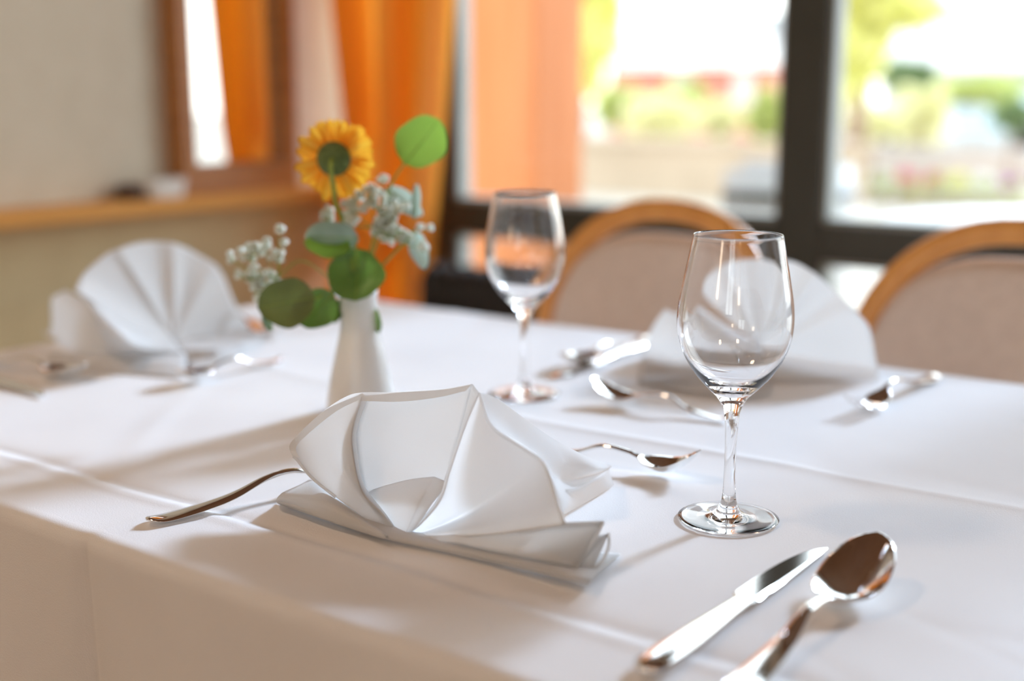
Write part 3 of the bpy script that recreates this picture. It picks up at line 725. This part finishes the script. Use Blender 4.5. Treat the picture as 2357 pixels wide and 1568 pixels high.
M['leaf_pale'] = translucent(noise_color(mat('leaf_bluegreen', (.30, .42, .36), .35), (.26, .38, .32), (.36, .47, .42), 40), .2, (.3, .45, .25))
M['leaf_silver'] = translucent(noise_color(mat('leaf_silver', (.46, .58, .55), .5), (.42, .54, .51), (.52, .64, .60), 40), .35, (.55, .68, .58))
M['leaf_dark'] = translucent(noise_color(mat('leaf_olive', (.13, .16, .05), .5), (.11, .14, .04), (.15, .185, .06), 30), .15, (.2, .26, .05))
M['leaf_light'] = translucent(noise_color(mat('leaf_fresh', (.20, .36, .07), .45), (.18, .33, .06), (.23, .40, .085), 30), .45, (.30, .52, .07))
M['blossom'] = translucent(noise_color(mat('gypsophila_white', (.86, .86, .80), .8), (.80, .82, .70), (.95, .95, .93), 300), .75)

ger = thing('gerbera_stem', 'orange-yellow gerbera seen from behind, standing in the white vase', 'flower', NECK)
GC = vpl(768, 366); gn = (FWD + Vector((-.10, .25, .25)) * .8).normalized()         # looks away from us
gx = gn.orthogonal().normalized(); gx = (RGT - gn * RGT.dot(gn)).normalized(); gy = gn.cross(gx)
petal_me = []
for v in range(3):
    P, uv = [], []
    Lp, wp = .0345, .0104
    for i in range(9):
        q = i / 8
        w = wp * (.42 + .58 * math.sin(math.pi * min(1, .12 + .60 * q))) * (1 if q < .8 else math.sqrt(max(.02, 1 - ((q - .8) / .21) ** 2)))
        row = []
        for j in range(7):
            u = j / 6 * 2 - 1
            row.append(Vector((w / 2 * u, .004 + Lp * q, .0022 * (1 - u * u) + .004 * math.sin(q * 2.2 + v) - .003 * q * (v - 1)))); uv.append(j / 6)
        P.append(row)
    mb = MB(); mb.grid(P); me = mesh('petal', mb.v, mb.f); ul = me.uv_layers.new(name='UVMap')
    for lp in me.loops: ul.data[lp.index].uv = (uv[lp.vertex_index], 0)
    me.materials.append(M['petal']); petal_me.append(me)
for layer, (n, zo, tilt) in enumerate(((17, .0, .08), (17, .0045, .24))):
    for i in range(n):
        a = 2 * math.pi * (i + .5 * layer) / n + random.uniform(-.06, .06)
        o = link('petal', petal_me[random.randrange(3)], M['petal'], ger)
        d = gx * math.cos(a) + gy * math.sin(a); sd = d.cross(gn)
        tl = tilt + random.uniform(-.1, .1); dd = (d * math.cos(tl) + gn * math.sin(tl)).normalized(); nn = sd.cross(dd) * -1
        mt = Matrix((sd, dd, sd.cross(dd))).transposed().to_4x4(); s = random.uniform(.93, 1.05)
        o.matrix_local = Matrix.Translation(GC - NECK + gn * zo) @ mt @ Matrix.Scale(s, 4)
mb = MB(); mb.lathe([(0.0, -.008), (.003, -.0085), (.010, -.007), (.0155, -.003), (.0165, .001), (.013, .003), (0, .003)], 24)
o = mb.mk('calyx', M['calyx'], ger); o.matrix_local = Matrix.Translation(GC - NECK) @ Matrix((gx, gy, gn)).transposed().to_4x4()
mb = MB(); sp_ = cr([GC - gn * .007, GC - gn * .016 + Vector((0, 0, -.008)), vpl(768, 430, .004), vpl(773, 468, .004), vpl(788, 503, .003), vpl(805, 560), vpl(815, 640), NECK + Vector((-.003, 0, -.02)), NECK + Vector((0, 0, -.09))], 40)
mb.tube([p - NECK for p in sp_], .0023, 8); mb.mk('stem', M['stem'], ger)

def leaf(parent, org, center, a_px, b_px, ang, tip=.0, m='leaf', off=0., curl=.006, lean_=(0, 0), fold=0.):
    """round leaf: half sizes in px at the vase, ang = direction of its tip on the picture (deg, ccw from right)"""
    dep = (vpl(*center) - EYE).dot(FWD); k = dep / F
    c0 = vpl(*center, off) ; ca, sa = math.cos(math.radians(ang)), math.sin(math.radians(ang))
    ax = RGT * ca + UPV * sa; bx = RGT * -sa + UPV * ca
    ax = (ax + FWD * lean_[0]); bx = (bx + FWD * lean_[1])
    P = []; n, r = 17, 11
    for i in range(n):
        t = i / (n - 1); row = []
        w = math.sin(math.pi * (t ** (1.0 - .15 * tip))) ** .52 * (1 + .10 * (0.5 - t))
        for j in range(r):
            u = j / (r - 1) * 2 - 1
            wob = 1 + .055 * math.sin(9 * t + (2 if u > 0 else 5) + center[0])
            row.append(c0 + ax * ((2 * t - 1) * a_px * k) + bx * (u * w * b_px * k * wob) - FWD * (curl * (u * u) * w + curl * .8 * (2 * t - 1) ** 2 - fold * abs(u) * b_px * k) - org)
        P.append(row)
    mb = MB(); mb.grid(P); lf = mb.mk('leaf', M[m], parent)
    mb = MB(); mb.tube([c0 + ax * ((2 * t - 1) * a_px * k) - FWD * (curl * .8 * (2 * t - 1) ** 2 + .0004) - org for t in (0, .25, .5, .75, .93)], [.0005, .0005, .0004, .0003, .0002], 5); mb.mk('leaf_vein', M['stem'], lf)
    return c0 - ax * (a_px * k) - FWD * (curl * .8)
def twig(parent, org, pts, r=.0011): mb = MB(); mb.tube([p - org for p in cr(pts, 24)], r, 6); mb.mk('twig', M['stem'], parent)

eu = thing('eucalyptus_sprig', 'sprig of round green leaves spreading from the vase neck', 'foliage', NECK)
root = NECK + Vector((.002, .003, -.06)); E0 = NECK.copy()
b1 = leaf(eu, E0, (971, 328), 66, 59, 52, m='leaf_light', off=-.01)
twig(eu, E0, [b1, vpl(905, 416, -.008), vpl(872, 500, -.004), vpl(850, 590, 0), NECK + Vector((.003, .002, 0)), root])
leaf(eu, E0, (762, 546), 62, 36, 178, m='leaf_pale', off=.016, lean_=(0, .9), curl=-.006)
b3 = leaf(eu, E0, (756, 565), 54, 30, 172, m='leaf_light', off=.010, lean_=(0, -.5))
twig(eu, E0, [vpl(818, 560, .014), vpl(822, 600, .006), NECK])
b2 = leaf(eu, E0, (822, 633), 62, 66, 92, m='leaf', off=.004, curl=.012, lean_=(.35, 0))
leaf(eu, E0, (661, 697), 66, 56, 190, m='leaf_dark', off=.030, curl=.005)
leaf(eu, E0, (731, 712), 52, 44, 222, m='leaf', off=.020, curl=.006)
twig(eu, E0, [vpl(728, 690, .026), vpl(756, 672, .018), vpl(788, 676, .008), NECK + Vector((-.004, -.004, .002))])
leaf(eu, E0, (868, 738), 30, 12, 100, m='leaf', off=-.018, lean_=(0, .8))
leaf(eu, E0, (778, 716), 30, 14, 75, m='leaf', off=-.014)
leaf(eu, E0, (618, 744), 20, 10, 120, m='leaf_pale', off=.022)
leaf(eu, E0, (932, 466), 54, 24, -38, tip=1, m='leaf_silver', off=-.022, lean_=(0, .4))
leaf(eu, E0, (958, 465), 42, 12, 86, tip=1, m='leaf_silver', off=-.012)
leaf(eu, E0, (966, 578), 46, 22, 286, tip=1, m='leaf_silver', off=-.022)
twig(eu, E0, [vpl(895, 438, -.004), vpl(880, 520, -.004), NECK]); twig(eu, E0, [vpl(955, 535, -.006), vpl(900, 590, -.002), NECK])

# gypsophila
def blossom_mesh():
    bm = bmesh.new(); rr = random.Random(3)
    for i in range(14):
        th, ph = rr.uniform(0, 2 * math.pi), math.acos(rr.uniform(-.35, 1)); d = Vector((math.sin(ph) * math.cos(th), math.sin(ph) * math.sin(th), math.cos(ph)))
        a = d.orthogonal().normalized(); b = d.cross(a); c_ = d * .0024
        vs = [bm.verts.new(c_ + (a * math.cos(q) + b * math.sin(q)) * .0019 + d * (.0006 * math.cos(2 * q))) for q in [k * math.pi / 3 for k in range(6)]]
        vs.append(bm.verts.new(d * .0012))
        for k in range(6): bm.faces.new((vs[k], vs[(k + 1) % 6], vs[6]))
    me = bpy.data.meshes.new('blossom'); bm.to_mesh(me); bm.free(); me.materials.append(M['blossom']); return me
BL = blossom_mesh()
def gyp(label, clusters, stem_pts, seed):
    rr = random.Random(seed); t = thing('gypsophila_sprig', label, 'flower', NECK, 0, 'white gypsophila sprigs in the vase')
    tw = MB(); hub = stem_pts[0]
    for (x, y, rx, ry, n, big) in clusters:
        node = vpl(x, y + ry * .6, 0)
        tw.tube([q - NECK for q in cr([node, node.lerp(hub, .5) + Vector((0, 0, -.004)), hub], 8)], .0005, 5)
        for i in range(int(n * 1.25) if n > 2 else n):
            for _ in range(20):
                u, v = rr.uniform(-1, 1), rr.uniform(-1, 1)
                if u * u + v * v <= 1: break
            p = vpl(x + u * rx, y + v * ry, rr.uniform(-.012, .012))
            o = link('blossom', BL, M['blossom'], t); o.location = p - NECK; s = big * rr.uniform(.95, 1.35); o.scale = (s, s, s)
            o.rotation_euler = (rr.uniform(-1.2, 1.2), rr.uniform(-1.2, 1.2), rr.uniform(0, 6))
            tw.tube([p - NECK, p.lerp(node, .55) + Vector((0, 0, -.002)) - NECK, node - NECK], .00035, 4)
    tw.tube([q - NECK for q in cr(stem_pts, 20)], .0008, 6)
    tw.mk('twig', M['stem'], t)
    return t
gyp('white gypsophila sprig spreading to the left over the leaves',
    [(644, 527, 1, 1, 1, 1.25), (655, 557, 2, 2, 1, 1.05), (535, 592, 10, 14, 3, .95), (576, 583, 26, 22, 11, 1.0), (607, 560, 12, 22, 7, .95), (640, 590, 28, 12, 7, .9), (575, 632, 38, 18, 15, 1.), (618, 645, 24, 22, 9, .95), (592, 668, 22, 20, 10, 1.), (600, 690, 14, 8, 4, .9)],
    [vpl(640, 640, 0), vpl(690, 600, 0), vpl(745, 630, 0), vpl(790, 670, 0), NECK, NECK + Vector((-.003, .002, -.05))], 5)
gyp('dense white gypsophila sprig on the right of the gerbera stem',
    [(882, 415, 10, 8, 4, 1.1), (850, 448, 28, 18, 14, 1.05), (815, 478, 24, 20, 12, 1.05), (876, 470, 28, 22, 14, 1.), (752, 496, 12, 18, 6, 1.1), (812, 503, 16, 12, 7, 1.2), (886, 510, 30, 24, 16, 1.05), (905, 540, 26, 18, 12, 1.), (918, 478, 22, 22, 9, .95), (935, 552, 14, 14, 7, 1.), (862, 532, 8, 8, 3, .9), (970, 525, 6, 6, 2, 1.), (990, 526, 2, 2, 1, 1.2), (972, 568, 14, 10, 5, .95), (880, 548, 8, 6, 2, 1.)],
    [vpl(870, 520, 0), vpl(852, 580, 0), vpl(838, 640, 0), NECK, NECK + Vector((.003, .002, -.05))], 9)

# ------------------------------------------------------------------ outside
GZ = -.15
M['pave'] = noise_color(mat('beige_paving', (.46, .40, .33), .9), (.43, .375, .31), (.49, .43, .36), 1.2)
mb = MB(); mb.box((-90, YW + .12, GZ - .2), (60, 110, GZ)); struct(mb.mk('ground', M['pave'], smooth=False))
# orange house pillar close outside the left pane
PY = 3.5
a, b = aty(1072, 200, PY), aty(1236, 200, PY); c_ = atx(1343, 200, b.x)
mb = MB(); mb.box((a.x, PY, GZ), (b.x, c_.y, 3.0)); tag(mb.mk('pillar', M['orange_wall'], smooth=False, bevel=.01), 'broad orange rendered pillar close outside the left window pane', 'pillar')
# low garden wall
M['gwall'] = noise_color(mat('sand_wall', (.44, .34, .245), .9), (.41, .315, .225), (.47, .365, .265), 2)
p = aty(1570, 335, 13.0)
mb = MB(); mb.box((-17, 13.0, GZ), (-4.9, 13.35, p.z)); mb.box((-17.05, 12.95, p.z), (-4.85, 13.4, p.z + .07)); tag(mb.mk('garden_wall', M['gwall'], smooth=False, weld=False), 'long low sand-coloured garden wall across the terrace, below the bushes', 'wall')
M['gwall2'] = noise_color(mat('pale_pink_wall', (.50, .43, .40), .9), (.48, .41, .38), (.53, .455, .43), 2)
p = aty(2250, 340, 17.0)
mb = MB(); mb.box((-7.5, 17, GZ), (4, 17.3, p.z)); tag(mb.mk('garden_wall', M['gwall2'], smooth=False), 'pale pinkish garden wall behind the flower bed', 'wall')

def foliage(cx, cy_, cz, rx, ry, rz, n, m, size=.1, seed=1):
    """one crown of loose leaves"""
    rr = np.random.default_rng(seed); d = rr.normal(size=(n, 3)); d /= np.linalg.norm(d, axis=1)[:, None]
    rad = rr.uniform(.45, 1, n) ** .6; c_ = d * rad[:, None] * np.array([rx, ry, rz]) * (1 + .22 * np.sin(d[:, :1] * 5 + seed) * np.cos(d[:, 2:] * 4))
    a = rr.normal(size=(n, 3)); a /= np.linalg.norm(a, axis=1)[:, None]; b = np.cross(a, rr.normal(size=(n, 3))); b /= np.linalg.norm(b, axis=1)[:, None]
    s = size * rr.uniform(.6, 1.3, (n, 1)); base = np.array([cx, cy_, cz]) + c_
    V = np.stack([base - a * s, base + b * s * .55, base + a * s, base - b * s * .55], 1).reshape(-1, 3)
    return V, np.arange(4 * n).reshape(-1, 4)
def crown(parent, loc, r, n, m, size, seed, name='foliage'):
    V, Fq = foliage(loc[0], loc[1], loc[2], *r, n, m, size, seed)
    me = bpy.data.meshes.new(name); me.from_pydata(V.tolist(), [], Fq.tolist()); me.update()
    o = link(name, me, m, parent, smooth=False); o['kind'] = 'stuff'; return o
def leafmat(name, c1, c2, tr): return translucent(noise_color(mat(name, c1, .6), c1, c2, 1.5, coord='Generated'), .4, tr)
M['bush'] = leafmat('bush_green', (.42, .48, .14), (.64, .66, .32), (.70, .74, .25))  # bush and tree colours lightened to carry the veil of lens flare
M['bush2'] = leafmat('bush_yellow', (.74, .71, .42), (.86, .82, .60), (.88, .85, .5))
M['bush3'] = leafmat('bush_dark', (.16, .25, .11), (.30, .38, .20), (.3, .4, .15))
M['treeleaf'] = leafmat('tree_leaf', (.74, .73, .26), (.90, .87, .48), (.95, .94, .4))
M['bark'] = noise_color(mat('bark', (.30, .20, .14), .9), (.26, .17, .12), (.36, .24, .18), 6)
def bush(px, py, Y, wpx, hpx, m, label, seed, n=700, group='garden bushes beyond the terrace'):
    c_ = aty(px, py, Y); dep = (c_ - EYE).dot(FWD); k = dep / F
    t = thing('bush', label, 'bush', (c_.x, c_.y, GZ), 0, group)
    crown(t, (0, 0, c_.z - GZ), (wpx * k / 2, wpx * k / 3, hpx * k / 2), n, M[m], .05 * dep / 10, seed)
    mb = MB(); mb.tube([(0, 0, 0), (0.02, 0, c_.z - GZ)], .03, 6); mb.mk('stem', M['bark'], t)
bush(1425, 245, 16.5, 120, 90, 'bush', 'round green bush behind the garden wall, next to the orange pillar', 1)
bush(1520, 268, 14.3, 190, 95, 'bush2', 'broad pale yellow-green bush behind the middle of the garden wall', 2)
bush(1570, 225, 18.5, 110, 60, 'bush', 'small green bush below the red shop front', 3)
bush(1655, 275, 15.6, 100, 75, 'bush2', 'pale bush behind the garden wall, left of the dark window post', 4)
bush(1765, 270, 14.6, 100, 120, 'bush', 'bright green bush beside the dark window post', 5)
bush(2010, 285, 16.0, 150, 80, 'bush2', 'pale yellow bush beside the tree trunk', 6)
bush(2090, 175, 22, 130, 70, 'bush3', 'grey-green bush under the white awning', 7)
bush(2120, 265, 18, 120, 130, 'bush2', 'tall pale bush left of the parked car', 8)
bush(2245, 205, 24, 210, 60, 'bush', 'long bright green hedge above the parked car', 9)
bush(2330, 265, 15.5, 100, 70, 'bush3', 'dark green bush right of the parked car', 10)
def tree(px, pyb, Y, label, seed, crowns, m='treeleaf'):
    b_ = aty(px, pyb, Y); t = thing('tree', label, 'tree', (b_.x, b_.y, GZ), 0, 'young trees in the street')
    mb = MB(); mb.tube([(0, 0, 0), (.05, 0, 1.2), (0, 0, 3.2)], [.13, .10, .06], 10); mb.mk('trunk', M['bark'], t)
    for i, (x, y, w, h_, n) in enumerate(crowns):
        c_ = aty(x, y, Y); k = (c_ - EYE).dot(FWD) / F
        crown(t, (c_.x - b_.x, 0, c_.z - GZ), (w * k / 2, w * k / 2, h_ * k / 2), n, M[m], .16, seed + i)
tree(1962, 320, 14, 'young yellow-green tree just right of the dark window post', 21, [(1980, 70, 130, 170, 420), (1958, 170, 80, 150, 230), (2085, 20, 150, 90, 200), (1990, -120, 320, 260, 900)])
tree(1330, 330, 15, 'yellow-green tree half hidden by the orange pillar', 31, [(1375, 60, 120, 220, 260), (1380, -120, 260, 240, 700), (1360, 160, 60, 120, 110)])

# red shop front with a white awning, pale roof
M['red'] = noise_color(mat('flare_paled_red', (.66, .28, .21), .6), (.63, .26, .195), (.69, .30, .225), 2)  # red paled towards salmon, lens-flare haze put into the colour
M['awning'] = noise_color(mat('white_awning', (.82, .81, .80), .7), (.80, .79, .78), (.84, .83, .82), 2)
M['roof'] = noise_color(mat('pale_grey_roof', (.40, .41, .41), .8), (.38, .39, .39), (.43, .44, .44), 1)
Y = 32.
def ext(t, name, x0, y0, x1, y1, dy0, dy1, m):
    a, b = aty(x0, y1, Y), aty(x1, y0, Y); mb = MB(); mb.box((a.x, Y + dy0, a.z), (b.x, Y + dy1, b.z)); return mb.mk(name, m, t, smooth=False, org=t.location)
p = aty(1580, 217, Y); sh = thing('red_shop', 'low red shop front under a white awning, seen through the left pane', 'building', (p.x, Y, GZ))
ext(sh, 'wall', 1400, 150, 1790, 320, 0, 4, M['red'])
for x in (1548, 1692): ext(sh, 'window_panel', x, 158, x + 44, 240, -.12, .0, M['white'])
ext(sh, 'awning', 1395, 92, 1800, 152, -1.4, 0, M['awning']); ext(sh, 'roof', 1440, 25, 1770, 92, .2, 5, M['roof'])
Y = 30.
p = aty(2250, 217, Y); sh2 = thing('white_shop', 'white shop with a broad awning and a red sign band, seen through the right pane', 'building', (p.x, Y, GZ))
ext(sh2, 'wall', 2020, -160, 2560, 330, 0, 5, M['white']); ext(sh2, 'awning', 2000, 80, 2520, 165, -1.6, 0, M['awning'])
ext(sh2, 'sign_band', 2180, 16, 2520, 52, -.15, 0, M['red'])
ext(sh2, 'door_panel', 2330, 180, 2350, 300, -.06, 0, M['roof'])

# parked car
car = thing('parked_car', 'light blue parked car behind the pale wall, half hidden by bushes', 'car')
c_ = aty(2240, 300, 27); car.location = (c_.x, c_.y, GZ)
M['carpaint'] = noise_color(mat('light_blue_car_paint', (.52, .62, .70), .25), (.50, .60, .68), (.54, .64, .72), 3)
M['tyre'] = noise_color(mat('black_rubber', (.02, .02, .02), .8), (.018, .018, .018), (.026, .026, .026), 9)
M['dglass'] = mat('dark_car_glass', (.03, .04, .045), .05)
mb = MB(); body = [(-1.9, .35), (-1.95, .6), (-1.85, .82), (-1.0, .92), (-.55, 1.35), (.75, 1.38), (1.35, .98), (1.9, .9), (1.98, .6), (1.9, .35)]
mb.rings([[Vector((x, y * (.86 if z > 1 else 1), z)) for x, z in body] for y in (-.8, -.76, .76, .8)]); mb.mk('body', M['carpaint'], car, smooth=False)
mb = MB(); mb.box((-.62, -.83, .98), (.80, -.66, 1.28)); mb.mk('side_window', M['dglass'], car, smooth=False)
for x in (-1.25, 1.25):
    for y in (-.74, .74):
        mb = MB(); mb.tube([(x, y - .1, .31), (x, y + .1, .31)], .31, 20); mb.mk('wheel', M['tyre'], car)

# flower bed with single flowering plants
bed = aty(2180, 428, 13.8)
mb = MB(); M['soil'] = noise_color(mat('soil', (.2, .15, .08), .9), (.17, .12, .06), (.24, .18, .1), 6)
mb.box((aty(2005, 430, 13.8).x, 13.4, GZ), (aty(2420, 430, 13.8).x, 14.3, GZ + .08)); tag(mb.mk('flower_bed', M['soil'], smooth=False), 'low flower bed along the terrace, full of blooms', 'flower bed')
FC = {'pink': (.75, .06, .22), 'red': (.6, .05, .08), 'purple': (.50, .12, .55), 'white': (.85, .83, .80), 'yellow': (.80, .72, .25)}
for k_, v_ in FC.items(): M['fl_' + k_] = noise_color(mat(k_ + '_bloom', v_, .7), tuple(q * .9 for q in v_), v_, 9)
for i, (x, colr, lab) in enumerate([(2030, 'white', 'white flowering plant at the left end of the flower bed'), (2090, 'pink', 'bright pink flowering plant in the flower bed'), (2150, 'red', 'dark red flowering plant right of the pink one'), (2205, 'yellow', 'yellow flowering plant in the middle of the flower bed'), (2265, 'white', 'white flowering plant left of the purple one'), (2328, 'purple', 'purple flowering plant near the right picture border')]):
    b_ = aty(x, 425, 13.8); t = thing('flowering_plant', lab, 'plant', (b_.x, b_.y, GZ + .08), 0, 'flowering plants in the bed')
    crown(t, (0, 0, .15), (.12, .13, .11), 170, M['bush'], .04, 50 + i)
    crown(t, (0, -.05, .21), (.085, .09, .06), 45, M['fl_' + colr], .05, 70 + i, 'blooms')

# terrace furniture close outside
tb = thing('terrace_table', 'round white terrace table outside behind the right chair', 'table', (*atz(2395, 508, GZ + .9).xy, GZ))
mb = MB(); mb.lathe([(0, .86), (.36, .86), (.38, .875), (.38, .89), (.36, .90), (0, .90)], 48); mb.mk('table_top', M['white'], tb)
mb = MB(); mb.tube([(0, 0, .03), (0, 0, .86)], .035, 12); mb.mk('pedestal', M['white'], tb)
mb = MB(); mb.lathe([(0, 0), (.25, 0), (.25, .02), (.06, .05), (0, .05)], 32); mb.mk('base', M['white'], tb)
M['wicker'] = noise_color(mat('grey_wicker', (.46, .45, .44), .7), (.40, .39, .38), (.52, .51, .50), 90)
def wicker_chair(label, x, y, rz):
    t = thing('terrace_chair', label, 'chair', (x, y, GZ), rz, 'grey terrace chairs outside')
    mb = MB(); R = []
    for z, r, s in ((.42, .27, 1), (.60, .29, 1), (.78, .30, 1), (.96, .29, 1)):
        R.append([Vector((r * math.sin(a), -r * math.cos(a) * -1, z)) for a in [math.pi * (-.62 + 1.24 * j / 24) for j in range(25)]])
    mb.grid(R); mb.mk('backrest', M['wicker'], t, solid=.025)
    mb = MB(); mb.lathe([(0, .40), (.26, .40), (.28, .42), (.26, .45), (0, .46)], 28); mb.mk('seat', M['wicker'], t)
    for sx in (-1, 1):
        for sy in (-1, 1): mb = MB(); mb.tube([(sx * .19, sy * .19, 0), (sx * .18, sy * .18, .41)], .014, 8); mb.mk('leg', M['frame'], t)
    mb = MB(); mb.tube([(.3 * math.sin(a), .3 * math.cos(a), .87) for a in [math.pi * (-.62 + 1.24 * j / 24) for j in range(25)]], .022, 8); mb.mk('armrest_band', M['frame'], t)
q = aty(1760, 400, 4.1)
wicker_chair('grey wicker terrace chair outside, just left of the dark window post', q.x + .0, 4.1, math.radians(-70))

# ------------------------------------------------------------------ warm fill lamps added on the ceiling, out of view, to lift the shade
em = bpy.data.materials.new('fill_glow'); em.use_nodes = True; nn_ = em.node_tree.nodes; nn_.clear()
oo = nn_.new('ShaderNodeOutputMaterial'); ee = nn_.new('ShaderNodeEmission'); ee.inputs[0].default_value = (*FILL_C, 1); ee.inputs[1].default_value = FILL_W; em.node_tree.links.new(ee.outputs[0], oo.inputs[0])
em2 = em.copy(); em2.name = 'wall_fill_glow'; q_ = next(n for n in em2.node_tree.nodes if n.type == 'EMISSION'); q_.inputs[0].default_value = (*WALL_FILL_C, 1); q_.inputs[1].default_value = WALL_FILL_W
for i, (x, y, lab) in enumerate([(-1.4, .1, 'round warm fill lamp added over the left of the room'), (.4, -1.6, 'round warm fill lamp added in the middle of the room'), (1.9, -.4, 'round warm fill lamp added over the right of the room')]):
    t = thing('ceiling_fill_lamp', lab, 'lamp', (x, y, ZC), 0, 'added warm fill lamps')
    mb = MB(); mb.lathe([(0, 0), (.17, 0), (.17, -.05), (.16, -.05), (.16, -.01), (0, -.01)], 32); mb.mk('housing', M['white'], t)
    mb = MB(); mb.lathe([(0, -.055), (.10, -.05), (.155, -.03), (.155, -.02), (0, -.02)], 32); mb.mk('diffuser', em, t)

# fill lamps added on the unseen back wall, to brighten surfaces facing it
for i, (x, lab) in enumerate([(-1.3, 'glowing fill lamp added at the left of the back wall'), (1.9, 'glowing fill lamp added at the right of the back wall')]):
    t = thing('wall_fill_lamp', lab, 'lamp', (x, YB, 1.75), 0, 'added fill lamps on the back wall')
    mb = MB(); mb.box((-.06, 0, -.1), (.06, .02, .1)); mb.mk('backplate', M['wood'], t, smooth=False, bevel=.004)
    mb = MB(); mb.tube([(0, .02, 0), (0, .10, 0)], .01, 8); mb.mk('arm', M['steel'], t)
    mb = MB(); mb.lathe([(0, -.16), (.16, -.16), (.14, .16), (0, .16)], 24, (0, .27, 0)); mb.mk('fill_lamp_shade', em2, t)
